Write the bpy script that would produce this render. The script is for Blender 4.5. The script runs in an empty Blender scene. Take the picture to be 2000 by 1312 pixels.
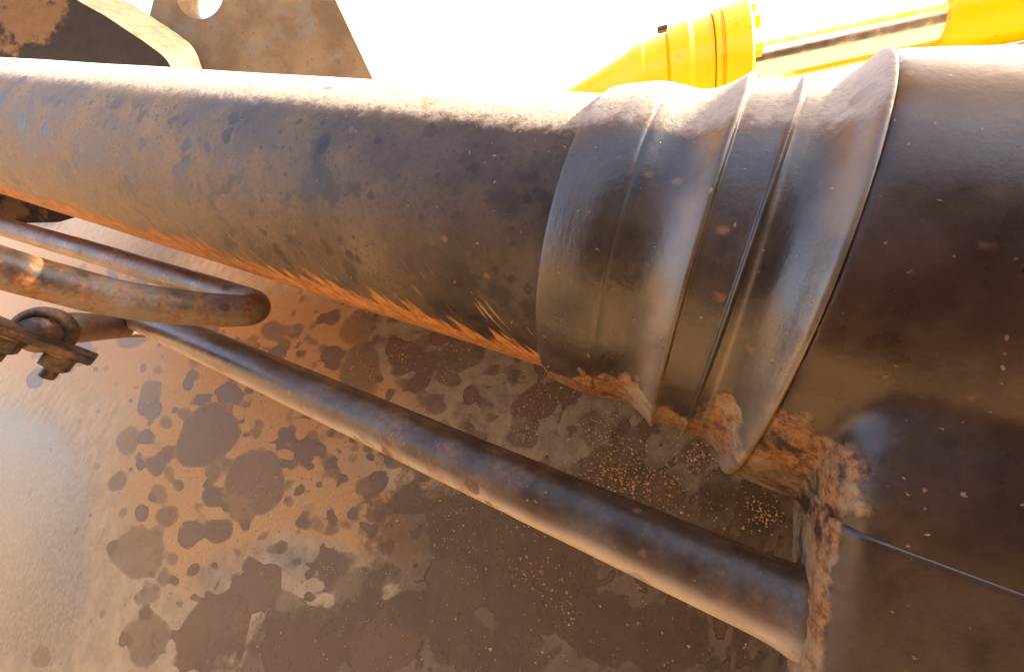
import bpy, bmesh, math, random
import numpy as np
from mathutils import Vector, Matrix, noise as mnoise

random.seed(7); rng = np.random.default_rng(7)
C = bpy.context.scene.collection
sc = bpy.context.scene

# ------------------------------------------------------------------ camera
F = 870.0                                        # focal length in photo pixels (2000 wide)
cam = bpy.data.cameras.new('camera'); cam.sensor_width = 36; cam.lens = 36 * F / 2000
cam.clip_start = 0.005; cam.clip_end = 5000
co = bpy.data.objects.new('camera', cam); C.objects.link(co)
co.rotation_euler = (math.pi / 2, 0, 0)
sc.camera = co
# ------------------------------------------------------------------ light
SUN = Vector((0.784, 0.061, 0.617)).normalized()    # towards the sun
world = bpy.data.worlds.new('World'); sc.world = world; world.use_nodes = True
wn = world.node_tree.nodes; wl = world.node_tree.links
sky = wn.new('ShaderNodeTexSky'); sky.sky_type = 'NISHITA'; sky.sun_disc = False
sky.sun_elevation = math.asin(SUN.z); sky.sun_rotation = math.atan2(SUN.x, SUN.y)
sky.air_density = 0.7; sky.dust_density = 5.0; sky.ozone_density = 0.6
wl.new(sky.outputs[0], wn['Background'].inputs[0]); wn['Background'].inputs[1].default_value = 0.15
sl = bpy.data.lights.new('sun', 'SUN'); sl.energy = 5.0; sl.angle = math.radians(0.5); sl.color = (1, .87, .68)
so = bpy.data.objects.new('sun', sl); C.objects.link(so)
so.rotation_euler = (-SUN).to_track_quat('-Z', 'Y').to_euler()
sc.view_settings.view_transform = 'Standard'; sc.view_settings.look = 'None'
sc.view_settings.gamma = 1; sc.view_settings.exposure = 3.05
sc.view_settings.use_white_balance = True; sc.view_settings.white_balance_temperature = 7400   # camera set for open shade
sc.cycles.max_bounces = 8

# ------------------------------------------------------------------ frame of the big pipe (from its two silhouette lines)
def ray(x, y):
    v = np.array([x - 1000.0, F, 656.0 - y]); return v / np.linalg.norm(v)
def at(x, y, depth):
    return np.array([(x - 1000.0) / F * depth, depth, (656.0 - y) / F * depth])
D = np.array([-0.88657767, 0.37946603, 0.26454783]); D /= np.linalg.norm(D)
CC = np.array([0.08606847, 0.18209773, 0.02724074])
UP = np.array([0, 0, 1.0]); UP = UP - (UP @ D) * D; UP /= np.linalg.norm(UP)
W = np.cross(D, UP); W = W if W[1] < 0 else -W
def L(t, w, h): return CC + t * D + w * W + h * UP
def pix(V):
    V = np.asarray(V); return 1000 + F * V[..., 0] / V[..., 1], 656 - F * V[..., 2] / V[..., 1]

# ------------------------------------------------------------------ mesh helpers
def mesh_obj(name, V, Fc, mat, parent=None, attrs=None, smooth=True):
    me = bpy.data.meshes.new(name)
    me.from_pydata([tuple(v) for v in V], [], [tuple(int(i) for i in f) for f in Fc])
    me.polygons.foreach_set('use_smooth', [smooth] * len(me.polygons))
    for k, a in (attrs or {}).items():
        at_ = me.attributes.new(k, 'FLOAT', 'POINT'); at_.data.foreach_set('value', np.asarray(a, dtype=np.float32).ravel())
    me.materials.append(mat); me.update()
    o = bpy.data.objects.new(name, me); C.objects.link(o)
    if parent: o.parent = parent
    return o
def grid_faces(n, m, wrap=False):
    i, j = np.meshgrid(np.arange(n - 1), np.arange(m if wrap else m - 1), indexing='ij')
    j2 = (j + 1) % m
    return np.stack([i * m + j, i * m + j2, (i + 1) * m + j2, (i + 1) * m + j], -1).reshape(-1, 4)
def from_bm(name, bm, mat, parent=None, smooth=False, angle=None):
    me = bpy.data.meshes.new(name); bm.to_mesh(me); bm.free()
    me.polygons.foreach_set('use_smooth', [smooth] * len(me.polygons))
    me.materials.append(mat)
    o = bpy.data.objects.new(name, me); C.objects.link(o)
    if parent: o.parent = parent
    return o
def empty(name, label, cat, group=None):
    o = bpy.data.objects.new(name, None); C.objects.link(o); o.empty_display_size = .02
    o['label'] = label; o['category'] = cat
    if group: o['group'] = group
    return o
def tag(o, label, cat, group=None):
    o['label'] = label; o['category'] = cat
    if group: o['group'] = group
    return o
def spline(P, n):
    P = np.asarray(P, float); k = len(P)
    Q = np.vstack([2 * P[0] - P[1], P, 2 * P[-1] - P[-2]])
    out = []
    for i in range(k - 1):
        p0, p1, p2, p3 = Q[i:i + 4]
        for s in np.linspace(0, 1, n, endpoint=False):
            out.append(.5 * ((2 * p1) + (p2 - p0) * s + (2 * p0 - 5 * p1 + 4 * p2 - p3) * s**2 + (3 * p1 - p0 - 3 * p2 + p3) * s**3))
    out.append(P[-1]); return np.array(out)
def tube(name, path, rad, mat, parent=None, m=40, ref=None, cap=True, bump=0.0, seed=0):
    path = np.asarray(path); n = len(path); rad = np.broadcast_to(np.asarray(rad, float), (n,))
    T = np.gradient(path, axis=0); T /= np.linalg.norm(T, axis=1)[:, None]
    a = np.array([0, 0, 1.0]) if ref is None else np.asarray(ref, float)
    Nn = np.zeros_like(path); prev = a
    for i in range(n):
        v = prev - (prev @ T[i]) * T[i]; v /= np.linalg.norm(v); Nn[i] = v; prev = v
    B = np.cross(T, Nn)
    th = np.linspace(0, 2 * np.pi, m, endpoint=False)
    V = path[:, None] + rad[:, None, None] * (np.cos(th)[None, :, None] * Nn[:, None] + np.sin(th)[None, :, None] * B[:, None])
    s = np.concatenate([[0], np.cumsum(np.linalg.norm(np.diff(path, axis=0), axis=1))])
    if bump:
        for i in range(n):
            for j in range(m):
                q = Vector(V[i, j]) * 60 + Vector((seed, 0, 0))
                V[i, j] += (V[i, j] - path[i]) / rad[i] * bump * mnoise.noise(q)
    Fc = [tuple(f) for f in grid_faces(n, m, True)]
    A = {'t': np.repeat(s, m), 'ang': np.tile(np.degrees(np.minimum(th, 2 * np.pi - th)), n)}
    V = V.reshape(-1, 3)
    if cap:
        Fc.append(tuple(range(m))[::-1]); Fc.append(tuple((n - 1) * m + j for j in range(m)))
    return mesh_obj(name, V, Fc, mat, parent, A)

# ------------------------------------------------------------------ node helpers
class NT:
    def __init__(s, name):
        s.m = bpy.data.materials.new(name); s.m.use_nodes = True
        s.t = s.m.node_tree; s.b = s.t.nodes['Principled BSDF']; s.l = s.t.links
    def n(s, typ, **kw):
        x = s.t.nodes.new('ShaderNode' + typ)
        for k, v in kw.items(): setattr(x, k, v)
        return x
    def put(s, sock, v):
        if v is None: return
        if hasattr(v, 'is_output') or isinstance(v, bpy.types.NodeSocket): s.l.new(v, sock)
        elif isinstance(v, (tuple, list)) and len(v) == 3 and sock.type == 'RGBA': sock.default_value = (*v, 1)
        else: sock.default_value = v
    def pos(s): return s.n('NewGeometry').outputs['Position']
    def attr(s, nm): return s.n('Attribute', attribute_name=nm).outputs['Fac']
    def math(s, op, a, b=None, c=None, clamp=False):
        x = s.n('Math', operation=op, use_clamp=clamp)
        s.put(x.inputs[0], a); s.put(x.inputs[1], b); s.put(x.inputs[2], c); return x.outputs[0]
    def add(s, a, b): return s.math('ADD', a, b)
    def mul(s, a, b): return s.math('MULTIPLY', a, b)
    def ss(s, v, lo, hi, a=0.0, b=1.0):
        x = s.n('MapRange', interpolation_type='SMOOTHSTEP'); s.put(x.inputs[0], v)
        x.inputs[1].default_value = lo; x.inputs[2].default_value = hi; x.inputs[3].default_value = a; x.inputs[4].default_value = b
        return x.outputs[0]
    def noise(s, scale, detail=4, rough=.55, vec=None, dist=0.0, color=False):
        x = s.n('TexNoise'); s.put(x.inputs['Vector'], vec if vec is not None else s.pos())
        x.inputs['Scale'].default_value = scale; x.inputs['Detail'].default_value = detail; x.inputs['Roughness'].default_value = rough
        x.inputs['Distortion'].default_value = dist
        return x.outputs['Color' if color else 'Fac']
    def voro(s, scale, vec=None, feature='F1', rnd=1.0, out='Distance'):
        x = s.n('TexVoronoi', feature=feature); s.put(x.inputs['Vector'], vec if vec is not None else s.pos())
        x.inputs['Scale'].default_value = scale; x.inputs['Randomness'].default_value = rnd
        return x.outputs[out]
    def comb(s, a, b, c=0.0):
        x = s.n('CombineXYZ'); s.put(x.inputs[0], a); s.put(x.inputs[1], b); s.put(x.inputs[2], c); return x.outputs[0]
    def warp(s, amt, scale, vec=None):
        v = vec if vec is not None else s.pos()
        c = s.noise(scale, 3, .5, v, color=True)
        a = s.n('VectorMath', operation='SUBTRACT'); s.put(a.inputs[0], c); a.inputs[1].default_value = (.5, .5, .5)
        b = s.n('VectorMath', operation='SCALE'); s.put(b.inputs[0], a.outputs[0]); b.inputs['Scale'].default_value = amt
        d = s.n('VectorMath', operation='ADD'); s.put(d.inputs[0], v); s.put(d.inputs[1], b.outputs[0]); return d.outputs[0]
    def mix(s, f, a, b):
        x = s.n('Mix', data_type='RGBA'); s.put(x.inputs[0], f); s.put(x.inputs[6], a); s.put(x.inputs[7], b); return x.outputs[2]
    def mixf(s, f, a, b):
        x = s.n('Mix', data_type='FLOAT'); s.put(x.inputs[0], f); s.put(x.inputs[2], a); s.put(x.inputs[3], b); return x.outputs[0]
    def bump(s, h, strength, dist=.001, nrm=None):
        x = s.n('Bump'); s.put(x.inputs['Height'], h); x.inputs['Strength'].default_value = strength; x.inputs['Distance'].default_value = dist
        s.put(x.inputs['Normal'], nrm); return x.outputs[0]
    def done(s, col, rough, nrm=None, metal=0.0, spec=None):
        s.put(s.b.inputs['Base Color'], col); s.put(s.b.inputs['Roughness'], rough); s.put(s.b.inputs['Metallic'], metal)
        s.put(s.b.inputs['Normal'], nrm)
        if spec is not None: s.put(s.b.inputs['Specular IOR Level'], spec)
        return s.m

def paint_material(name, dust_t=None, streaks=True, dusty=0.35, mud=False, dark=((.016, .012, .012), (.05, .034, .028)), dcol=(.30, .225, .145), sunlit_dust=.95, spec=.5, under_bounce=0.0, rust=0.0, gloss=(.24, .42), ucol=None, oil=0.0, bumpy=1.0):
    """old dark paint with a film of dry dust, splash marks and orange mud on the underside"""
    k = NT(name); t = k.attr('t'); ang = k.attr('ang')
    col = k.mix(k.ss(k.noise(45, 6, .65), .35, .7), dark[0], dark[1])
    # dust film, with painted pale bands for sunlit top and bounce-lit underside
    nz = k.noise(30, 7, .62)
    film = k.ss(nz, .30, .72)
    film = k.mul(film, dusty)
    if dust_t:
        g = k.ss(k.add(t, k.mul(k.add(k.noise(14, 3), -.5), .12)), dust_t[0], dust_t[1])
        film = k.add(film, k.mul(g, k.ss(nz, .1, .75, .35, .9)))
    up_ = k.ss(k.add(ang, k.mul(k.add(k.noise(130, 6, .7), -.5), 20)), 24, 34)  # dust on top, its pale edge set to paint the sunlit band
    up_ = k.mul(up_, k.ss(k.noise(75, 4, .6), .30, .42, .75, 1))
    film = k.math('MAXIMUM', film, k.mul(up_, sunlit_dust))
    fine = k.noise(420, 4, .7)
    film = k.mul(film, k.ss(fine, .25, .6, .55, 1.0))
    if under_bounce:
        un_ = k.ss(k.add(ang, k.mul(k.add(nz, -.5), 40)), 84, 128); film = k.math('MAXIMUM', film, k.mul(un_, under_bounce))  # light bounced from below, painted as a pale underside
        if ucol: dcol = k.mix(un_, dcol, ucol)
    film = k.mul(film, k.math('SUBTRACT', 1.0, k.mul(k.mul(k.ss(k.noise(38, 5, .6), .54, .62), k.ss(ang, 30, 10)), .7)))
    # round dark splash marks that washed the dust away
    sv = k.warp(.01, 60)
    v1 = k.voro(75, sv); v1c = k.voro(75, sv, out='Color')
    sep = k.n('SeparateColor'); k.put(sep.inputs[0], v1c)
    spot = k.ss(k.math('SUBTRACT', v1, k.mul(sep.outputs[0], .33)), -.03, .05, 1, 0)
    spot = k.mul(spot, k.ss(sep.outputs[1], .45, .6))
    film = k.mul(film, k.math('SUBTRACT', 1.0, k.mul(spot, .7)))
    if oil:                                        # drops of oil, dark and sharp, of many sizes
        for sc_, th_, rr_ in ((150, .55, .34), (330, .5, .36), (52, .72, .30)):
            ov = k.warp(.5 / sc_, sc_ * 1.3); vo = k.voro(sc_, ov); vc = k.n('SeparateColor'); k.put(vc.inputs[0], k.voro(sc_, ov, out='Color'))
            om = k.mul(k.ss(k.math('SUBTRACT', vo, k.mul(vc.outputs[0], rr_)), -.05, .03, 1, 0), k.ss(vc.outputs[1], th_, th_ + .1))
            film = k.mul(film, k.math('SUBTRACT', 1.0, k.mul(k.mul(om, k.ss(ang, 28, 18)), oil)))
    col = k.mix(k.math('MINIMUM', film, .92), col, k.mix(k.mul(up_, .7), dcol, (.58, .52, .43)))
    # small orange and pale specks
    wv = k.warp(.0035, 380); v2 = k.voro(330, wv); v2c = k.n('SeparateColor'); k.put(v2c.inputs[0], k.voro(330, wv, out='Color'))
    sp = k.mul(k.ss(k.math('SUBTRACT', v2, k.mul(v2c.outputs[2], .22)), -.10, .02, 1, 0), k.ss(v2c.outputs[0], .55, .72))
    sp = k.mul(sp, k.ss(k.noise(26, 3), .32, .50))
    col = k.mix(k.mul(sp, .75), col, k.mix(v2c.outputs[1], (.36, .14, .05), (.36, .27, .17)))
    v3 = k.voro(120, k.warp(.006, 150)); v3c = k.n('SeparateColor'); k.put(v3c.inputs[0], k.voro(120, k.warp(.006, 150), out='Color'))
    sp2 = k.mul(k.ss(v3, .05, .26, 1, 0), k.ss(v3c.outputs[0], .8, .88))
    col = k.mix(k.mul(sp2, .6), col, (.30, .13, .07))
    if rust:
        rn = k.noise(85, 6, .68); rm_ = k.mul(k.ss(rn, .46, .55), k.ss(k.noise(18, 2), .36, .55))
        col = k.mix(k.mul(rm_, rust), col, k.mix(k.ss(k.noise(300, 4, .7), .35, .65), (.10, .035, .012), (.36, .15, .05)))
    h = k.add(k.mul(fine, .35), k.add(k.mul(film, .6), k.mul(sp, .8)))
    mk = None
    if streaks:
        # orange mud: a belt on the underside whose upper rim frays into slanting streaks
        sk = k.comb(k.mul(k.add(t, k.mul(ang, -.0009)), 190), k.mul(ang, .05), 3.0)
        s1 = k.noise(1.0, 5, .6, sk)
        s2 = k.noise(.35, 3, .5, k.comb(k.mul(t, 60), k.mul(ang, .02), 9.0))
        belt = k.ss(ang, -86, -36, 1, 0)
        m = k.add(k.mul(belt, 1.45), k.add(k.mul(k.add(s1, -.5), 2.0), k.mul(k.add(s2, -.5), 1.3)))
        mk = k.ss(m, .38, .56)
        mk = k.mul(mk, k.ss(ang, -42, -54))
        mcol = k.mix(k.ss(k.noise(160, 5, .7), .3, .7), (.30, .12, .035), (.62, .29, .095))
        col = k.mix(k.mul(mk, .9), col, mcol)
        # thin pale run marks
        r = k.noise(1.0, 2, .5, k.comb(k.mul(k.add(t, k.mul(ang, -.0008)), 420), k.mul(ang, .06), 21.0))
        rm = k.mul(k.ss(r, .63, .70), k.ss(ang, -24, -44)); rm = k.mul(rm, k.ss(k.noise(22, 2), .42, .55))
        col = k.mix(k.mul(rm, .75), col, (.50, .33, .18))
        h = k.add(h, k.add(k.mul(mk, 1.4), rm))
    if mud:
        md = k.attr('mud')
        mm = k.ss(k.add(md, k.mul(k.add(k.noise(170, 6, .7), -.5), 1.1)), .30, .60)
        g1 = k.noise(420, 6, .75)
        mcol = k.mix(k.ss(g1, .3, .68), (.055, .026, .012), (.38, .165, .054))
        mcol = k.mix(k.ss(k.noise(75, 6, .7), .50, .62), mcol, (.03, .02, .014))
        mcol = k.mix(k.ss(k.noise(55, 6, .72), .47, .62), mcol, k.mix(k.noise(300, 4, .7), (.15, .10, .055), (.40, .275, .15)))
        col = k.mix(k.mul(mm, .95), col, mcol)
        h = k.add(h, k.mul(mm, k.add(.6, k.mul(g1, 1.6))))
        film = k.add(film, mm)
        fl_ = k.mul(k.attr('flare_sheen'), k.ss(k.noise(60, 5, .6), .25, .6, .15, .42))  # sky sheen painted with dust colour on the flares
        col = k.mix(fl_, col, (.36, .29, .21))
    rough = k.mixf(k.math('MINIMUM', film, 1.0), k.ss(nz, .3, .7, *gloss), .78)
    if mk is not None: rough = k.math('MAXIMUM', rough, k.mul(mk, .9))
    nrm = k.bump(k.noise(900, 2), .12 * bumpy, .0004, k.bump(h, .5 * bumpy, .0006))
    nrm = k.bump(k.noise(70, 3, .5), .10, .0012, nrm)
    return k.done(col, rough, nrm, spec=spec)

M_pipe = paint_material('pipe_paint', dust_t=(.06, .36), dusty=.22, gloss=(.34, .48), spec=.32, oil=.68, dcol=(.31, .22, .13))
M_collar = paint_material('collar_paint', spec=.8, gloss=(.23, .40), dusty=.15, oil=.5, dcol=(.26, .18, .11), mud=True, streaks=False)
M_body = paint_material('casting_paint', bumpy=.5, sunlit_dust=.06, dusty=.17, oil=.4, dcol=(.22, .145, .095), mud=True, streaks=False, dark=((.022, .011, .008), (.042, .022, .014)))
M_tube = paint_material('tube_paint', under_bounce=.35, rust=.75, gloss=(.28, .5), sunlit_dust=0.0, dusty=.45, streaks=False, dark=((.022, .016, .014), (.09, .045, .026)), dcol=(.36, .26, .16))
M_thin = paint_material('thin_pipe_paint', under_bounce=.85, rust=.35, gloss=(.28, .33), dusty=.22, streaks=False, spec=.35, dark=((.04, .020, .012), (.085, .042, .022)), dust_t=(.30, .65), sunlit_dust=0.0, dcol=(.24, .15, .08), ucol=(.42, .31, .19))

# ------------------------------------------------------------------ ground
k = NT('red_soil')
g = k.mix(k.noise(.6, 8, .6), (.20, .118, .05), (.28, .172, .08))
M_soil = k.done(g, .95, k.bump(k.noise(9, 6, .7), .6, .02))
gv = [(-3000, -3000, -1.1), (3000, -3000, -1.1), (3000, 3000, -1.1), (-3000, 3000, -1.1)]
go = mesh_obj('ground', gv, [(0, 1, 2, 3)], M_soil, smooth=False); go['kind'] = 'structure'

# ------------------------------------------------------------------ rear panel (stained sheet of the machine)
D2 = np.array([-0.836488, 0.50808612, 0.20527135]); D2 /= np.linalg.norm(D2)
C2 = np.array([5.70403275, 12.01411569, -6.49311515]); R2 = 0.0113
v = np.array([0, -.97, .24]); N2 = v - (v @ D2) * D2; N2 /= np.linalg.norm(N2)
E2 = np.cross(N2, D2); E2 = E2 if E2[2] > 0 else -E2
P0 = C2 * R2 - .062 * N2
def plane_hit(x, y):
    r = ray(x, y); return r * ((P0 @ N2) / (r @ N2))
a_min = (plane_hit(1640, 1100) - P0) @ D2
nb_ = np.cross(CC, D)
SA, SB = a_min + (9.0 - a_min) * np.linspace(0, 1, 560)**2.4, np.linspace(0, 1, 320)
AA, BB = np.meshgrid(SA, SB, indexing='ij')
q0 = plane_hit(330, 880) - P0; a0 = q0 @ D2; b0 = q0 @ E2
def sag(A, B):                                             # the sheet curls away towards its far lower corner
    b = np.clip((A - a0) * .92 + (B - b0) * .30, 0, None)
    return np.where(b < .12, .6 * b**2, .6 * .0144 + .144 * (b - .12))
top_ = np.zeros_like(AA)
for _ in range(5):                                         # the upper edge lies behind the thick pipe
    top_ = -(P0 @ nb_ + AA * (D2 @ nb_) - sag(AA, top_) * (N2 @ nb_)) / (E2 @ nb_)
BB = top_ + (-.85 - top_) * BB
PV = P0 + AA[..., None] * D2 + BB[..., None] * E2 - sag(AA, BB)[..., None] * N2
px, py = pix(PV)
vis = (PV[..., 1] > .03)
px = np.where(vis, px, -9999); py = np.where(vis, py, -9999)
# stains: each splash mark is an irregular blob at its own place on the sheet
spots = [(405, 850, 62, 1.2, 60), (500, 940, 62, 1.15, 40), (470, 985, 36, 1, 0), (372, 1042, 27, 1.2, 70), (425, 1036, 28, 1.1, 0), (270, 1080, 52, 1.2, 50),
         (595, 880, 24, 1.5, 70), (560, 848, 17, 1, 0), (738, 940, 22, 1.3, 60), (738, 996, 24, 1, 0), (800, 975, 32, 1, 0), (698, 640, 34, 1.25, 60), (705, 720, 45, 1.2, 100),
         (790, 695, 34, 1.2, 120), (650, 620, 16, 1.3, 60), (655, 690, 16, 1, 0), (555, 645, 14, 1.2, 50), (450, 770, 24, 1.1, 60), (385, 700, 18, 1.3, 60),
         (310, 905, 22, 1.5, 60), (250, 860, 26, 1.6, 60), (230, 940, 20, 1.4, 60), (310, 965, 20, 1, 0), (290, 800, 16, 1.6, 60), (325, 825, 14, 1, 0),
         (390, 780, 12, 1.3, 50), (760, 1065, 15, 1, 0), (650, 1105, 34, 1.1, 90), (560, 1180, 32, 1.1, 0), (700, 1160, 52, 1.5, 70), (420, 1230, 74, 1.5, 60),
         (290, 1250, 46, 1.7, 65), (800, 1200, 46, 1, 0), (880, 1010, 46, 1.1, 0), (960, 1060, 105, 1.2, 160), (1060, 1130, 110, 1.2, 150), (905, 1130, 70, 1, 0), (1105, 1188, 24, 1, 0),
         (1180, 1230, 70, 1.3, 150), (1300, 1250, 80, 1.2, 150), (750, 1260, 66, 1.2, 30), (600, 1262, 80, 1.3, 40), (500, 1150, 50, 1.4, 50), (900, 1250, 60, 1.2, 30), (1000, 1290, 70, 1, 0),
         (840, 1180, 34, 1, 0), (1165, 835, 36, 1.2, 60), (1200, 925, 62, 1.3, 150), (1360, 890, 34, 1.1, 80), (1480, 1000, 48, 1.1, 80), (1020, 845, 30, 1.3, 20), (1050, 785, 40, 1.5, 20),
         (905, 690, 40, 1.4, 20), (920, 770, 18, 1, 0), (870, 730, 22, 1, 0), (820, 745, 20, 1.3, 30), (850, 790, 22, 1, 0), (1290, 960, 40, 1.4, 150), (1400, 960, 40, 1.2, 0),
         (940, 620, 18, 1, 0), (985, 640, 22, 1.4, 20), (1110, 760, 30, 1.4, 20), (1240, 860, 24, 1, 0), (640, 770, 26, 1.2, 80), (600, 740, 18, 1, 0), (520, 720, 12, 1, 0), (160, 690, 22, 1.3, 60),
         (60, 960, 7, 2, 60), (150, 1035, 8, 2.2, 60), (240, 1000, 10, 2, 60)]
for _ in range(170):
    x, y = rng.uniform(240, 1540), rng.uniform(560, 1312)
    spots.append((x, y, rng.lognormal(2.35, .35), rng.uniform(1, 1.5), rng.uniform(30, 90)))
for _ in range(520):
    x, y = rng.uniform(560, 1540), rng.uniform(600, 1312)
    spots.append((x, y, rng.lognormal(2.0, .35), rng.uniform(1, 1.4), rng.uniform(30, 90)))
for _ in range(1500):
    x, y = rng.uniform(60, 1560), rng.uniform(520, 1312)
    if x < 230 and y > 760 and rng.random() < .85: continue
    spots.append((x, y, rng.lognormal(1.75, .6), rng.uniform(1, 1.6), rng.uniform(40, 80)))
sd = np.full(px.shape, 9.0); tone = np.zeros(px.shape)
for i, (x, y, r, e, a) in enumerate(spots):
    a = math.radians(a); dx, dy = px - x, -(py - y)
    u = (dx * math.cos(a) + dy * math.sin(a)) / math.sqrt(e); w_ = (-dx * math.sin(a) + dy * math.cos(a)) * math.sqrt(e)
    th = np.arctan2(w_, u); p1, p2, p3 = rng.uniform(0, 6.28, 3)
    rr = r * (1 + .08 * np.sin(2 * th + p1) + .05 * np.sin(3 * th + p2) + .035 * np.sin(5 * th + p3))
    s = (np.hypot(u, w_) - rr) / 40.0
    tone = np.where(s < sd, rng.random(), tone); sd = np.minimum(sd, s)
def blob(lst):
    f = np.zeros(px.shape)
    for x, y, rx, ry, a, amp in lst:
        a = math.radians(a); dx, dy = px - x, -(py - y)
        u = (dx * math.cos(a) + dy * math.sin(a)) / rx; w_ = (-dx * math.sin(a) + dy * math.cos(a)) / ry
        f += amp * np.exp(-(u * u + w_ * w_))
    return f
orange = blob([(430, 900, 260, 170, 30, 1.1), (690, 1010, 150, 70, -25, 1.2), (420, 1080, 120, 80, 60, .7), (450, 690, 420, 110, -18, .7), (60, 600, 300, 200, 0, .8), (650, 640, 160, 80, -25, .5)])
grey = blob([(1000, 760, 330, 120, -25, 1.3), (560, 1090, 150, 60, -10, .7), (1350, 950, 220, 110, -20, 1.1), (420, 1150, 130, 60, -30, .6), (900, 690, 160, 60, -20, .6)])
shadef = blob([(1100, 1120, 420, 190, -15, 1.3), (700, 1290, 420, 110, 0, 1.0), (1420, 1250, 300, 160, 0, 1.0), (1550, 1000, 140, 140, 0, .7), (1250, 930, 120, 70, -30, .5), (20, 400, 120, 30, -20, 1.2)])  # darker lower right: the pipe's shade painted into the sheet's colour
pale = blob([(20, 930, 150, 150, -50, 1.2), (60, 1180, 200, 170, -60, .9)])

k = NT('stained_sheet')
SD, TN, OR, GR, DK, PL = (k.attr(n) for n in ('sd', 'tone', 'orange', 'grey', 'shadef', 'pale'))
nb = k.add(k.noise(28, 5, .6), -.5); nf = k.add(k.noise(140, 6, .65), -.5); nff = k.noise(700, 4, .7)
wob = k.add(k.mul(nb, .55), k.mul(nf, .45))
tan = k.mix(k.ss(k.noise(60, 6, .65), .3, .7), (.30, .21, .115), (.42, .30, .175))
ora = k.mix(k.ss(nff, .3, .7), (.35, .19, .072), (.47, .27, .11))
col = k.mix(k.ss(k.add(OR, wob), .35, .80), tan, ora)
gcol = k.mix(k.ss(k.noise(90, 6, .7), .3, .7), (.17, .132, .085), (.31, .25, .165))
col = k.mix(k.ss(k.add(GR, wob), .40, .75), col, gcol)
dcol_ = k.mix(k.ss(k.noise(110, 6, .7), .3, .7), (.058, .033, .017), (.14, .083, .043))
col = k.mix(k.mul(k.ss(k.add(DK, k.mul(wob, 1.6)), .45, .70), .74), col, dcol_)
pcol = k.mix(k.ss(k.noise(260, 5, .7), .35, .65), (.13, .105, .075), (.20, .165, .12))
pm = k.ss(k.add(PL, wob), .35, .85)
col = k.mix(pm, col, pcol)
# splash marks
e = k.add(SD, k.add(k.mul(nf, .07), k.mul(nb, .03)))
spot = k.mixf(TN, k.ss(e, -.16, .06, 1, 0), k.ss(e, -.05, .02, 1, 0))
rim = k.mul(k.ss(e, -.11, -.02), spot)
scol = k.mix(TN, (.065, .036, .018), (.16, .092, .046))
scol = k.mix(k.mul(rim, .8), scol, (.030, .018, .011))
scol = k.mix(k.mul(k.ss(nff, .55, .75), .35), scol, (.30, .2, .12))
samt = k.mul(spot, k.mul(k.ss(TN, 0, .8, .45, .95), k.math('SUBTRACT', 1.0, k.mul(pm, .55))))
col = k.mix(samt, col, scol)
halo = k.mul(k.ss(e, .02, .10, 1, 0), k.math('SUBTRACT', 1.0, spot))
col = k.mix(k.mul(halo, .03), col, (.50, .36, .22))
# tiny dark and pale specks
v4 = k.voro(260, k.warp(.004, 200)); v4c = k.n('SeparateColor'); k.put(v4c.inputs[0], k.voro(260, k.warp(.004, 200), out='Color'))
dot = k.mul(k.ss(k.math('SUBTRACT', v4, k.mul(v4c.outputs[1], .25)), -.02, .06, 1, 0), k.ss(v4c.outputs[0], .62, .68))
col = k.mix(k.mul(dot, .55), col, (.10, .055, .032))
rough = k.mixf(samt, k.mixf(pm, .7, .42), k.mixf(pm, .52, .45))
nff = k.mul(nff, k.math('SUBTRACT', 1.0, k.mul(pm, .8)))
hh = k.add(k.mul(nff, .5), k.add(k.mul(spot, -.5), k.mul(nf, .6)))
hh = k.mul(hh, k.math('SUBTRACT', 1.0, k.mul(pm, .85)))
nrm = k.bump(hh, .4, .0006)
cr = k.mul(k.ss(k.noise(520, 3, .6), .56, .7), k.mul(spot, k.ss(k.noise(60, 3), .45, .6)))
nrm = k.bump(cr, .55, .0008, nrm)
M_sheet = k.done(col, rough, nrm, spec=k.mixf(spot, .3, .22))
sheet = mesh_obj('steel_panel', PV.reshape(-1, 3), grid_faces(*AA.shape), M_sheet, attrs=dict(sd=sd, tone=tone, orange=orange, grey=grey, shadef=shadef, pale=pale))
md = sheet.modifiers.new('thickness', 'SOLIDIFY'); md.thickness = .006; md.offset = 1
sheet['kind'] = 'structure'

# dried mineral crumbs on the panel
V, Fc = [], []
base = np.array([[1, 0, 0], [-.5, .87, 0], [-.5, -.87, 0], [.1, .1, .9], [0, 0, -.5]])
tri = [(0, 1, 3), (1, 2, 3), (2, 0, 3), (1, 0, 4), (2, 1, 4), (0, 2, 4)]
ok = vis
fx, fy, fP = px[ok], py[ok], PV[ok]
cl = [(1165, 830, 32, 70), (1050, 780, 45, 70), (1020, 845, 24, 50), (1200, 915, 60, 240), (1270, 950, 60, 160), (1360, 885, 28, 80), (1490, 1000, 30, 60), (1100, 700, 60, 40), (1130, 735, 60, 40),
      (785, 695, 24, 40), (700, 720, 30, 30), (900, 690, 34, 30), (870, 725, 14, 16), (710, 610, 20, 14), (1050, 1130, 50, 60), (880, 970, 50, 40), (1000, 1020, 70, 40), (505, 940, 40, 26), (1105, 1190, 16, 14), (900, 1070, 70, 40),
      (650, 1105, 20, 10), (1400, 950, 80, 40)]
pts = []
for x, y, s, n in cl: pts += [(rng.normal(x, s * .6), rng.normal(y, s * .6)) for _ in range(int(n * 1.6))]
pts += [(rng.uniform(500, 1500), rng.uniform(620, 1312)) for _ in range(520)]
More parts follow.
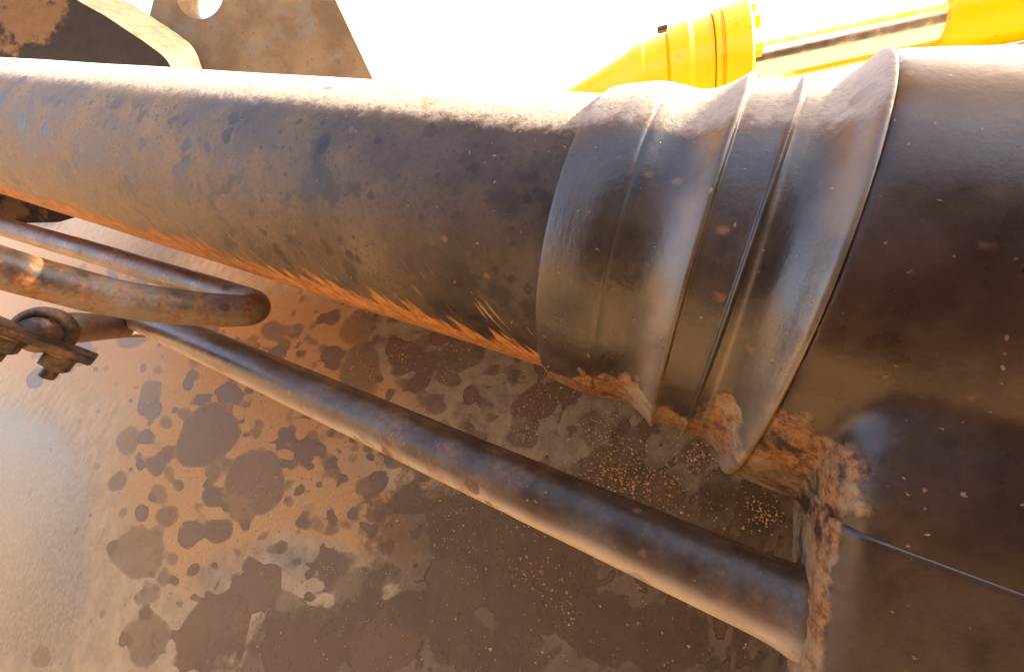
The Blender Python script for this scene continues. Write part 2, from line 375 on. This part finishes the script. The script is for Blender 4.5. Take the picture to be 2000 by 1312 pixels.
for x, y in pts:
    i = np.argmin((fx - x)**2 + (fy - y)**2)
    p = fP[i] + rng.normal(0, .0012, 1) * D2 + rng.normal(0, .0012, 1) * E2
    s = rng.uniform(.0002, .0006) * (1.7 if rng.random() < .12 else 1); R = np.array(Matrix.Rotation(rng.uniform(0, 6.28), 3, Vector(N2)))
    q = (base * rng.uniform(.6, 1.3, (5, 3)) * s)
    q = q[:, :1] * D2 + q[:, 1:2] * E2 + q[:, 2:] * N2
    q = q @ R.T + p; b = len(V); V += list(q); Fc += [tuple(b + j for j in f) for f in tri]
k = NT('mineral_crumb'); M_crumb = k.done(k.mix(k.noise(300, 2), (.50, .30, .14), (.86, .62, .34)), .18)
cr = mesh_obj('mineral_crumbs', V, Fc, M_crumb, smooth=False)
cr['kind'] = 'stuff'; cr['label'] = 'tiny glittering mineral crumbs scattered over the stained steel panel'; cr['category'] = 'crumbs'

# ------------------------------------------------------------------ the big stepped pipe
pipe = empty('stepped_pipe', 'thick dark dusty steel pipe with flared collars joined to a heavy casting', 'pipe')
def shear(t, a):                                  # the right-hand lip leans a little
    w_ = np.clip((.010 - np.asarray(t)) / .022, 0, 1); w_ = w_ * np.clip((.10 + np.asarray(t)) / .05, 0, 1)
    return t + w_ * (.0032 - .0028 * np.sin(a))
def lathe(name, prof, mat, parent, m=220, dens=None, mudf=None):
    t = np.array([p[0] for p in prof]); r = np.array([p[1] for p in prof])
    th = np.linspace(-np.pi, np.pi, m, endpoint=False)
    T, TH = np.meshgrid(t, th, indexing='ij'); R = np.repeat(r[:, None], m, 1)
    T = shear(T, TH)
    mud = np.zeros_like(R)
    if mudf is not None: R, mud = mudf(T, TH, R)
    V = CC + T[..., None] * D + (R * np.cos(TH))[..., None] * W + (R * np.sin(TH))[..., None] * UP
    return mesh_obj(name, V.reshape(-1, 3), grid_faces(len(t), m, True), mat, parent, dict(t=T, ang=np.degrees(TH), mud=mud, flare_sheen=np.exp(-((T - .0125) / .0042)**2) + np.exp(-((T + .0215) / .0040)**2) + .8 * np.exp(-((T + .0077) / .0006)**2)))
def resample(pts, n):
    pts = np.asarray(pts); tt = np.linspace(0, 1, n)
    s = np.concatenate([[0], np.cumsum(np.linalg.norm(np.diff(pts, axis=0), axis=1))]); s /= s[-1]
    return np.stack([np.interp(tt, s, pts[:, 0]), np.interp(tt, s, pts[:, 1])], -1)
def fbm(p, o=4):
    s, a = 0, 1
    for _ in range(o): s += a * mnoise.noise(p); p = p * 2.1; a *= .5
    return s
def collar_mud(T, TH, R):
    mud = np.zeros_like(R); R2_ = R.copy(); A = np.degrees(TH)
    lim = np.interp(T, [-.06, -.03, -.02, -.012, 0, .012, .02, .03, .04, .06, .066], [-42, -52, -44, -36, -55, -50, -40, -51, -56, -58, -64])
    for i in range(T.shape[0]):
        for j in range(T.shape[1]):
            a = A[i, j]
            if a < -38 and a > -150:
                q = Vector((T[i, j] * 90, a * .09, 1.7)); n = fbm(q, 3)
                x = (lim[i, j] - a) / 16 + n * .55 + .25
                x = max(0, min(1, x)); x = x * x * (3 - 2 * x)
                mud[i, j] = x; R2_[i, j] += x * (.0005 + .0006 * fbm(q * 3.1, 3))
            elif -38 <= a < 75:
                R2_[i, j] += .00006 * fbm(Vector((T[i, j] * 400, a * .4, 0)), 2)
    return R2_, mud
t_left = np.concatenate([np.linspace(1.1, .2, 60), np.linspace(.195, .0550, 80)])
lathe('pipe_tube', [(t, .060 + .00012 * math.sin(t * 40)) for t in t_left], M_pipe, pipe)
pc = [(.0556, .0585), (.0554, .0618), (.0547, .0627), (.0535, .0631), (.050, .0638), (.0445, .0646), (.039, .0652), (.0335, .0650), (.0320, .0644), (.0312, .0645), (.0295, .0644), (.026, .0636), (.022, .0634), (.0185, .0640), (.0155, .0651), (.0125, .0667), (.0100, .0684), (.0088, .0692), (.0080, .0693)]
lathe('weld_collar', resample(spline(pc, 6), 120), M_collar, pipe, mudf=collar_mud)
ps = [(.0080, .0692), (.0072, .0689), (.0068, .0677), (.0064, .0674), (.002, .0675), (-.0050, .0678), (-.0066, .0680), (-.0072, .0687), (-.0077, .0690), (-.0083, .0685), (-.009, .0678), (-.0135, .0677)]
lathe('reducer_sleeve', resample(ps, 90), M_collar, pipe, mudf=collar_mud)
pf = [(-.0135, .0677), (-.0155, .0679), (-.0175, .0685), (-.0198, .0698), (-.0220, .0717), (-.0240, .0741), (-.0254, .0758), (-.0262, .0765), (-.0270, .0767), (-.0277, .0764), (-.0279, .0757), (-.0279, .0745)]
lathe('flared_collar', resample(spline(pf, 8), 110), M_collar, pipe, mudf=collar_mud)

# casting: barrel running into a block, grown together with a soft fillet
bm = bmesh.new()
m = 120; ts = [-.0268, -.04, -.06, -.10, -.20, -.36]; rs = [.0762, .0770, .0778, .0787, .079, .079]
rings = []
for t_, r_ in zip(ts, rs):
    rings.append([bm.verts.new(L(float(shear(t_, a)), r_ * math.cos(a), r_ * math.sin(a))) for a in np.linspace(0, 2 * math.pi, m, endpoint=False)])
for a_, b_ in zip(rings[:-1], rings[1:]):
    for j in range(m): bm.faces.new((a_[j], a_[(j + 1) % m], b_[(j + 1) % m], b_[j]))
bm.faces.new(rings[0][::-1]); bm.faces.new(rings[-1])
def rounded_column(bm, secs, rc=.010, n=10):
    """secs: list of (h, t_front, w_front, w_back, t_back_edge); rounded front-left corner"""
    R = []
    for h, tf, wf, wb, tb in secs:
        c = []
        for a in np.linspace(0, math.pi / 2, n):           # corner between the left face and the front face
            c.append((tf - rc + rc * math.cos(a), wf - rc + rc * math.sin(a)))
        c += [(-.36, wf), (-.36, wb)]
        c += [(tb - .003, wb), (tb, wb + .003)]
        R.append([bm.verts.new(L(t, w, h)) for t, w in c])
    k_ = len(R[0])
    for a_, b_ in zip(R[:-1], R[1:]):
        for j in range(k_): bm.faces.new((a_[j], a_[(j + 1) % k_], b_[(j + 1) % k_], b_[j]))
    bm.faces.new(R[0][::-1]); bm.faces.new(R[-1])
rounded_column(bm, [(.0, -.0375, .066, .000, -.039), (-.025, -.0375, .0695, .000, -.039), (-.038, -.0375, .0732, .001, -.039), (-.047, -.0375, .0758, .002, -.039), (-.054, -.0375, .0772, .004, -.0395), (-.0740, -.0405, .0766, .014, -.0425)], rc=.011)
bmesh.ops.recalc_face_normals(bm, faces=bm.faces)
me = bpy.data.meshes.new('casting_tmp'); bm.to_mesh(me); bm.free()
tmp = bpy.data.objects.new('casting_tmp', me); C.objects.link(tmp)
r_ = tmp.modifiers.new('r', 'REMESH'); r_.mode = 'VOXEL'; r_.voxel_size = .0013
s_ = tmp.modifiers.new('s', 'SMOOTH'); s_.iterations = 30; s_.factor = .5
bpy.context.view_layer.update()
ev = tmp.evaluated_get(bpy.context.evaluated_depsgraph_get())
me2 = bpy.data.meshes.new_from_object(ev); bpy.data.objects.remove(tmp)
n = len(me2.vertices); VV = np.empty(n * 3); me2.vertices.foreach_get('co', VV); VV = VV.reshape(-1, 3)
NN = np.empty(n * 3); me2.vertices.foreach_get('normal', NN); NN = NN.reshape(-1, 3)
q = VV - CC; lt, lw, lh = q @ D, q @ W, q @ UP
ang = np.degrees(np.arctan2(lh, lw))
mud = np.zeros(n)
def mud_limit(i):
    p = Vector(VV[i])
    nz = fbm(p * 70, 4)
    side = 1 - min(1, max(0, (-.036 - lt[i]) / (.013 + .002 * math.exp(-((lh[i] + .048) / .008)**2))))          # near the left-hand face
    x = side * 1.15 * min(1, max(0, (-.030 - lh[i]) / .02)) - .25 + .45 * nz
    if lt[i] > -.040: x = max(x, (-46 - ang[i]) / 18 + .5 * nz)
    return max(0, min(1, x))
for i in np.nonzero((lt > -.07) & (lh < -.02) & (lw > -.03))[0]:
    x = mud_limit(i); mud[i] = x
    if x > 0: VV[i] += NN[i] * x * (.0003 + .0005 * fbm(Vector(VV[i]) * 260, 3))
me2.vertices.foreach_set('co', VV.ravel())
for nm, a in (('t', lt), ('ang', ang), ('mud', mud)):
    x = me2.attributes.new(nm, 'FLOAT', 'POINT'); x.data.foreach_set('value', a.astype(np.float32))
me2.materials.clear(); me2.materials.append(M_body); me2.name = 'casting'
me2.polygons.foreach_set('use_smooth', [True] * len(me2.polygons)); me2.update()
cast = bpy.data.objects.new('casting', me2); C.objects.link(cast); cast.parent = pipe

# lower block, its top edge showing as a seam
def block_sections():
    hs = [-.0628, -.0632, -.064, -.075, -.09, -.105, -.12, -.15, -.22, -.40]
    out = []
    for i, h in enumerate(hs):
        ins = [.0008, .0003, 0, 0, 0, 0, 0, 0, 0, 0][i]
        tf = np.interp(-h, [.064, .096, .15, .4], [-.0395, -.0440, -.050, -.07]) - ins
        wb = np.interp(-h, [.064, .088, .091, .118, .15, .4], [.012, .024, .027, .0425, .050, .05])
        out.append((h, tf, 0.0775 - ins, wb, tf - .0025))
    return out

secs = block_sections(); hs0 = np.array([x[0] for x in secs])
hh_ = np.concatenate([[-.0628, -.0630, -.0633, -.0637], np.linspace(-.0643, -.135, 130), [-.15, -.18, -.25, -.40]])
rows = []
for h in hh_:
    tf, wf, wb, tb = (np.interp(-h, -hs0, [x[c] for x in secs]) for c in (1, 2, 3, 4))
    rc = .0095; c = [(tb - .004, wb)]
    for s_ in np.linspace(0, 1, 44): c.append((tb + (tf - tb) * s_, wb + .002 + (wf - rc - wb - .002) * s_))
    for a in np.linspace(0, math.pi / 2, 22)[1:]: c.append((tf - rc + rc * math.cos(a), wf - rc + rc * math.sin(a)))
    for t_ in np.linspace(tf - rc - .002, -.12, 30): c.append((t_, wf))
    c += [(-.36, wf), (-.36, wb)]
    rows.append(c)
rows = np.array(rows); nr, nc = rows.shape[:2]
BV = CC + rows[..., 0:1] * D + rows[..., 1:2] * W + hh_[:, None, None] * UP
bmud = np.zeros((nr, nc))
for i in range(nr):
    for j in range(1, 66):
        p = Vector(BV[i, j]); nz = fbm(p * 75, 4)
        x = np.interp(j, [1, 44, 50, 56, 66], [1.0, 1.0, .75, .1, -.6]) + .4 * nz
        pipe_shadow = 0
        x = max(0, min(1, x)); bmud[i, j] = x
        nd = D if j < 45 else (D * .6 + W * .6)
        BV[i, j] += nd * x * (.0003 + .0006 * fbm(p * 260, 3)) * (1 if 3 < i else .4)
BF = [tuple(f) for f in grid_faces(nr, nc, True)] + [tuple(range(nc))[::-1], tuple((nr - 1) * nc + j for j in range(nc))]
T_ = rows[..., 0]; 
blk = mesh_obj('lower_block', BV.reshape(-1, 3), BF, M_body, pipe, dict(t=T_, ang=np.full((nr, nc), -20.0), mud=bmud))
# mud bead squeezed along the seam on the left face
bead = [L(np.interp(s_, [0, .75, 1], [-.0400, -.0392, -.0470]), .013 + (.0779 - .013) * s_, -.0628 + .0006 * math.sin(9 * s_)) for s_ in np.linspace(0, .93, 40)]
bo = tube('seam_bead', bead, [.0011 + .0005 * abs(mnoise.noise(Vector((i * .35, 0, 0)))) for i in range(40)], M_collar, pipe, m=12, bump=.0004)
a_ = bo.data.attributes.new('mud', 'FLOAT', 'POINT'); a_.data.foreach_set('value', [1.0] * len(bo.data.vertices))

# ------------------------------------------------------------------ thin pipe below
c2 = C2 * R2
tb_ = -.0440
s_end = (tb_ - (c2 - CC) @ D) / (D2 @ D)
ss_ = np.concatenate([np.linspace(s_end - .004, s_end + .03, 40), np.linspace(s_end + .033, s_end + .75, 120)])
rad = R2 * (1 + .12 * np.exp(-((ss_ - s_end) / .0035)))
rad = np.where(ss_ < s_end, R2 * 1.12, np.minimum(rad, R2 * 1.12))
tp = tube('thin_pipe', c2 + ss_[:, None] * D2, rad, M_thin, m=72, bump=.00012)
tag(tp, 'straight thin brown steel pipe running below the thick pipe into the block', 'pipe')

# ------------------------------------------------------------------ bent tube (hairpin)
rt = .0096
near = [at(-160, 470, .186), at(0, 522, .199), at(120, 556, .211), at(260, 588, .229), at(380, 602, .249), at(450, 606, .262)]
far = [at(494, 594, .290), at(460, 580, .315), at(400, 560, .335), at(300, 530, .36), at(180, 493, .395), at(0, 441, .45), at(-200, 383, .52)]
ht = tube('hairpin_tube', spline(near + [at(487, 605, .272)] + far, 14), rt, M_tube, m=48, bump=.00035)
tag(ht, 'scuffed bent steel tube doubling back in a hairpin, rusty patches on its bend', 'tube')

# ------------------------------------------------------------------ clamp on a short pipe stub
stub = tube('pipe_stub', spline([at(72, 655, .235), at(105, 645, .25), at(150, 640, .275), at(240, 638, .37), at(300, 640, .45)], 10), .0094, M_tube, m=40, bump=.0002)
tag(stub, 'short dusty pipe stub held in a small bolted clamp', 'pipe')
k = NT('clamp_steel')
g = k.mix(k.ss(k.noise(110, 6, .65), .4, .65), (.045, .034, .030), (.22, .13, .075))
M_clamp = k.done(g, k.ss(k.noise(80, 4), .3, .7, .35, .75), k.bump(k.noise(500, 4, .7), .4, .0006), .25)
clamp = empty('pipe_clamp', 'small dark bolted pipe clamp with two hex bolts beside the hairpin tube', 'clamp')
ax = at(150, 640, .275) - at(72, 655, .235); ax /= np.linalg.norm(ax)
pA, pB = at(-95, 598, .215), at(185, 703, .248)                 # ends of the clamp bar
bx_ = pB - pA; bl = np.linalg.norm(bx_); bx_ /= bl
bz_ = np.array([0.10, -.10, 1.0]); bz_ -= (bz_ @ bx_) * bx_; bz_ /= np.linalg.norm(bz_); by_ = np.cross(bz_, bx_)
def local_box(name, o, ex, ey, ez, sx, sy, sz, mat, parent, bev=.0006):
    bm = bmesh.new(); bmesh.ops.create_cube(bm, size=1)
    M = Matrix([[*(ex * sx), 0], [*(ey * sy), 0], [*(ez * sz), 0], [0, 0, 0, 1]]).transposed()
    M = Matrix(((ex[0] * sx, ey[0] * sy, ez[0] * sz, o[0]), (ex[1] * sx, ey[1] * sy, ez[1] * sz, o[1]), (ex[2] * sx, ey[2] * sy, ez[2] * sz, o[2]), (0, 0, 0, 1)))
    bmesh.ops.transform(bm, matrix=M, verts=bm.verts)
    bmesh.ops.bevel(bm, geom=bm.edges[:], offset=bev, segments=2, affect='EDGES')
    return from_bm(name, bm, mat, parent)
mid = (pA + pB) / 2
local_box('clamp_bar', mid, bx_, by_, bz_, bl, .019, .0042, M_clamp, clamp)
def ring_arc(name, cen, axis, r0, r1, width, a0, a1, upv, mat, parent):
    u = upv - (upv @ axis) * axis; u /= np.linalg.norm(u); v_ = np.cross(axis, u)
    V, Fc = [], []; n_ = 32
    for i, a in enumerate(np.linspace(a0, a1, n_)):
        dr = math.cos(a) * u + math.sin(a) * v_
        for r, z in ((r0, -1), (r1, -.75), (r1 + .0006, 0), (r1, .75), (r0, 1)): V.append(cen + dr * r + axis * z * width / 2)
    for i in range(n_ - 1):
        for j in range(5): Fc.append((i * 5 + j, i * 5 + (j + 1) % 5, (i + 1) * 5 + (j + 1) % 5, (i + 1) * 5 + j))
    Fc += [tuple(range(5)), tuple((n_ - 1) * 5 + j for j in range(5))[::-1]]
    return mesh_obj(name, V, Fc, mat, parent)
ring_arc('saddle', at(88, 648, .243), ax, .0092, .0132, .011, -math.radians(115), math.radians(115), bz_, M_clamp, clamp)
def bolt(cen, rr):
    b = None
    bm = bmesh.new()
    for r, z0, z1, seg in ((rr * 1.25, 0, -.0016, 28), (rr, -.0016, -.0092, 6), (rr * .52, -.0092, -.0150, 20)):
        lo = [bm.verts.new(cen + bx_ * r * math.cos(a) + by_ * r * math.sin(a) + bz_ * z0) for a in np.linspace(.3, 6.583, seg, endpoint=False)]
        hi = [bm.verts.new(cen + bx_ * r * math.cos(a) * .97 + by_ * r * math.sin(a) * .97 + bz_ * z1) for a in np.linspace(.3, 6.583, seg, endpoint=False)]
        for j in range(seg): bm.faces.new((lo[j], lo[(j + 1) % seg], hi[(j + 1) % seg], hi[j]))
        bm.faces.new(lo); bm.faces.new(hi[::-1])
    bmesh.ops.recalc_face_normals(bm, faces=bm.faces)
    bmesh.ops.bevel(bm, geom=[e for e in bm.edges if e.calc_face_angle(0) > .6], offset=.0003, segments=1, affect='EDGES')
    return from_bm('bolt', bm, M_clamp, clamp)
for f in (.405, .78): bolt(pA + bx_ * bl * f - bz_ * .0021, .0072)

# ------------------------------------------------------------------ lugs behind the pipe (upper left)
k = NT('dusty_lug'); 
g = k.mix(k.ss(k.noise(18, 6, .6), .35, .65), (.14, .088, .046), (.215, .142, .078))
g = k.mix(k.ss(k.noise(34, 5, .6), .52, .66), g, (.17, .135, .10))
v4 = k.voro(70, k.warp(.012, 50)); sp = k.ss(v4, .10, .2, 1, 0)
g = k.mix(k.mul(sp, .55), g, (.12, .07, .04))
M_lug = k.done(g, .8, k.bump(k.noise(220, 5, .7), .4, .0015), spec=.2)
k = NT('muddy_dark_lug')
g = k.mix(k.noise(60, 5), (.018, .013, .010), (.045, .032, .024))
mm = k.ss(k.add(k.noise(9, 6, .62), k.mul(k.add(k.noise(60, 4), -.5), .2)), .50, .56)
g = k.mix(mm, g, k.mix(k.noise(120, 5, .7), (.10, .05, .022), (.20, .11, .05)))
M_dlug = k.done(g, .85, k.bump(k.add(k.noise(160, 5, .7), mm), .5, .002), spec=.15)
k = NT('cut_edge'); M_edge = k.done(k.mix(k.ss(k.noise(70, 6, .7), .35, .65), (.032, .027, .014), (.085, .072, .04)), .65, k.bump(k.noise(150, 5, .7), .6, .002))
def prism(name, front, back, mat_face, mat_side, parent=None, hole=None):
    bm = bmesh.new(); n_ = len(front)
    a = [bm.verts.new(p) for p in front]; b = [bm.verts.new(p) for p in back]
    if hole:
        ha = [bm.verts.new(p) for p in hole[0]]; hb = [bm.verts.new(p) for p in hole[1]]; nh = len(ha)
        for A_, H_, fl in ((a, ha, 0), (b, hb, 1)):
            ed = [bm.edges.new((A_[i], A_[(i + 1) % n_])) for i in range(n_)] + [bm.edges.new((H_[i], H_[(i + 1) % nh])) for i in range(nh)]
            bmesh.ops.triangle_fill(bm, use_beauty=True, edges=ed)
        hs_ = [bm.faces.new((ha[i], hb[i], hb[(i + 1) % nh], ha[(i + 1) % nh])) for i in range(nh)]
    else:
        bm.faces.new(a); bm.faces.new(b[::-1]); hs_ = []
    sd_ = [bm.faces.new((a[i], a[(i + 1) % n_], b[(i + 1) % n_], b[i])) for i in range(n_)]
    bmesh.ops.recalc_face_normals(bm, faces=bm.faces)
    for f in sd_ + hs_: f.material_index = 1
    o = from_bm(name, bm, mat_face, parent); o.data.materials.append(mat_side)
    return o
cur = [tuple(p) for p in spline([(120, -30), (150, 0), (203, 30), (245, 58), (290, 88), (328, 121), (350, 175)], 6)]
fr = [at(x, y, .50) for x, y in cur] + [at(350, 330, .50), at(230, 400, .50), at(115, 434, .50), at(-260, 445, .50), at(-260, -30, .50)]
tv = at(350, 64, .585) - at(295, 85, .50)
dl = prism('dark_lug', fr, [p + tv for p in fr], M_dlug, M_edge)
tag(dl, 'thick dark mud-smeared steel lug with a curved pale cut edge behind the pipe', 'lug')
out = [(285, 60), (300, 0), (330, -60), (640, -60), (655, 0), (727, 152), (800, 310), (240, 330)]
fr = [at(x, y, .60) for x, y in out]; hole = [at(390 + 46 * math.cos(a), -12 + 50 * math.sin(a), .60) for a in np.linspace(0, 2 * math.pi, 40, endpoint=False)]
tv = np.array([.012, .030, .006])
tl = prism('lug_plate', fr, [p + tv for p in fr], M_lug, M_lug, hole=(hole, [p + tv for p in hole]))
tag(tl, 'tan dusty lug plate with a round hole and slanting edge against the sky', 'lug')

# ------------------------------------------------------------------ yellow hydraulic cylinder
k = NT('yellow_paint')
g = k.mix(k.ss(k.add(k.noise(25, 6, .65), k.mul(k.noise(160, 4, .7), .12)), .66, .80), (.82, .48, .006), (.52, .30, .03))
M_yel = k.done(g, .38, k.bump(k.noise(120, 3), .1, .001))
k = NT('chrome'); M_chr = k.done((.82, .82, .84), k.ss(k.noise(40, 3), .3, .7, .16, .28), None, 1.0)
k = NT('dark_rubber'); M_rub = k.done((.03, .02, .016), .6)
hyd = empty('hydraulic_cylinder', 'yellow hydraulic cylinder with stepped end cap and shiny chrome rod against the sky', 'hydraulic cylinder')
h0, h1 = at(1250, 168, 1.10), at(1915, 22, .90)
HD = h1 - h0; HL = np.linalg.norm(HD); HD /= HL
HU = np.array([0, 0, 1.0]); HU -= (HU @ HD) * HD; HU /= np.linalg.norm(HU); HV = np.cross(HD, HU)
def hlathe(name, prof, mat, m=64):
    V, Fc = [], []
    for s_, r in prof:
        for a in np.linspace(0, 2 * np.pi, m, endpoint=False): V.append(h0 + HD * s_ + r * (math.cos(a) * HU + math.sin(a) * HV))
    Fc = [tuple(f) for f in grid_faces(len(prof), m, True)] + [tuple(range(m)), tuple((len(prof) - 1) * m + j for j in range(m))[::-1]]
    o = mesh_obj(name, V, Fc, mat, hyd); o.modifiers.new('es', 'EDGE_SPLIT').split_angle = math.radians(28); return o
def hs(x):                                         # distance along the cylinder of image column x
    f = (x - 1250) / (1915 - 1250); z = 1 / ((1 - f) / 1.10 + f / .90)
    p = at(1250 + f * 665, 168 - f * 146, z); return (p - h0) @ HD
PXM = 1.0 / F
def hr(x, half):                                   # radius that spans half pixels at column x
    f = (x - 1250) / 665; z = 1 / ((1 - f) / 1.10 + f / .90); return half * PXM * z
hlathe('barrel', [(hs(900), hr(1150, 20)), (hs(1120), hr(1150, 22)), (hs(1222), hr(1222, 58)), (hs(1226), hr(1226, 60)), (hs(1236), hr(1236, 66)), (hs(1256), hr(1256, 72)), (hs(1262), hr(1262, 70)), (hs(1300), hr(1300, 78)), (hs(1304), hr(1304, 76)),
                  (hs(1306), hr(1306, 84)), (hs(1340), hr(1340, 92)), (hs(1350), hr(1350, 88)), (hs(1384), hr(1384, 92))], M_yel)
hlathe('end_cap', [(hs(1386), hr(1386, 90)), (hs(1387), hr(1387, 98)), (hs(1396), hr(1396, 99)), (hs(1397), hr(1397, 95)), (hs(1402), hr(1402, 95)), (hs(1403), hr(1403, 100)), (hs(1448), hr(1448, 104)), (hs(1453), hr(1453, 100)), (hs(1454), hr(1454, 60))], M_yel)
hlathe('chrome_rod', [(hs(1440), hr(1640, 48)), (hs(1850), hr(1640, 48))], M_chr)
hlathe('rod_end', [(hs(1826), hr(1640, 48)), (hs(1827), hr(1640, 60)), (hs(1836), hr(1640, 63)), (hs(2300), hr(1640, 63))], M_yel)
for a in np.linspace(0, 2 * np.pi, 10, endpoint=False):
    cen = h0 + HD * hs(1452) + hr(1450, 82) * (math.cos(a) * HU + math.sin(a) * HV)
    bm = bmesh.new(); sg = 6; r = hr(1450, 12)
    lo = [bm.verts.new(cen + r * (math.cos(b) * HU + math.sin(b) * HV)) for b in np.linspace(0, 6.283, sg, endpoint=False)]
    hi = [bm.verts.new(v_.co + Vector(HD) * .016) for v_ in lo]
    for j in range(sg): bm.faces.new((lo[j], lo[(j + 1) % sg], hi[(j + 1) % sg], hi[j]))
    bm.faces.new(lo[::-1]); bm.faces.new(hi); bmesh.ops.recalc_face_normals(bm, faces=bm.faces)
    from_bm('cap_bolt', bm, M_yel, hyd)
# grease port on the barrel
q = h0 + HD * hs(1300) + HU * hr(1312, 101) - HV * .0
local_box('port_block', q, HD, HV, HU, .024, .016, .011, M_rub, hyd, .002)

# yellow boom box beside the rod; it shades the top of the casting
b0, b1 = at(1560, 158, 1.00), at(2300, -10, .80)
bd = b1 - b0; bl_ = np.linalg.norm(bd); bd /= bl_
bu = np.array([0, .25, 1.0]); bu -= (bu @ bd) * bd; bu /= np.linalg.norm(bu); bv = np.cross(bd, bu)
bo = local_box('boom', (b0 + b1) / 2 + bd * .6 + bv * (0.10 if bv[1] > 0 else -.10) - bu * .035, bd, bv, bu, bl_ + 1.2, .14, .07, M_yel, None, .004)
tag(bo, 'yellow painted boom beam running below the chrome rod behind the casting', 'boom')

# unseen sun blocker added overhead along the pipe, leaving only its top lit
nt_ = W - (W @ np.array(SUN)) / ((W @ np.array(SUN))**2 + (UP @ np.array(SUN))**2) * ((W @ np.array(SUN)) * W + (UP @ np.array(SUN)) * UP); nt_ /= np.linalg.norm(nt_)
sp_ = np.cross(D, nt_)
mb = local_box('sun_blocker', CC + 1.25 * np.array(SUN) + nt_ * (.0620 + .26) + .70 * D, D, nt_, sp_, 2.8, .52, .30, M_yel, None, .01)
tag(mb, 'large yellow sun blocker added unseen overhead, parallel to the thick pipe', 'boom')
# unseen dark box added for the person behind the camera, mirrored in paint
bm_ = local_box('dark_blocker', np.array([.12, -.52, .02]), np.array([1., 0, 0]), np.array([0, 1., 0]), np.array([0, 0, 1.]), 2.5, .10, 1.02, M_rub, None, .01)
tag(bm_, 'dark box added behind the camera to stand in for the person mirrored in the paint', 'blocker')
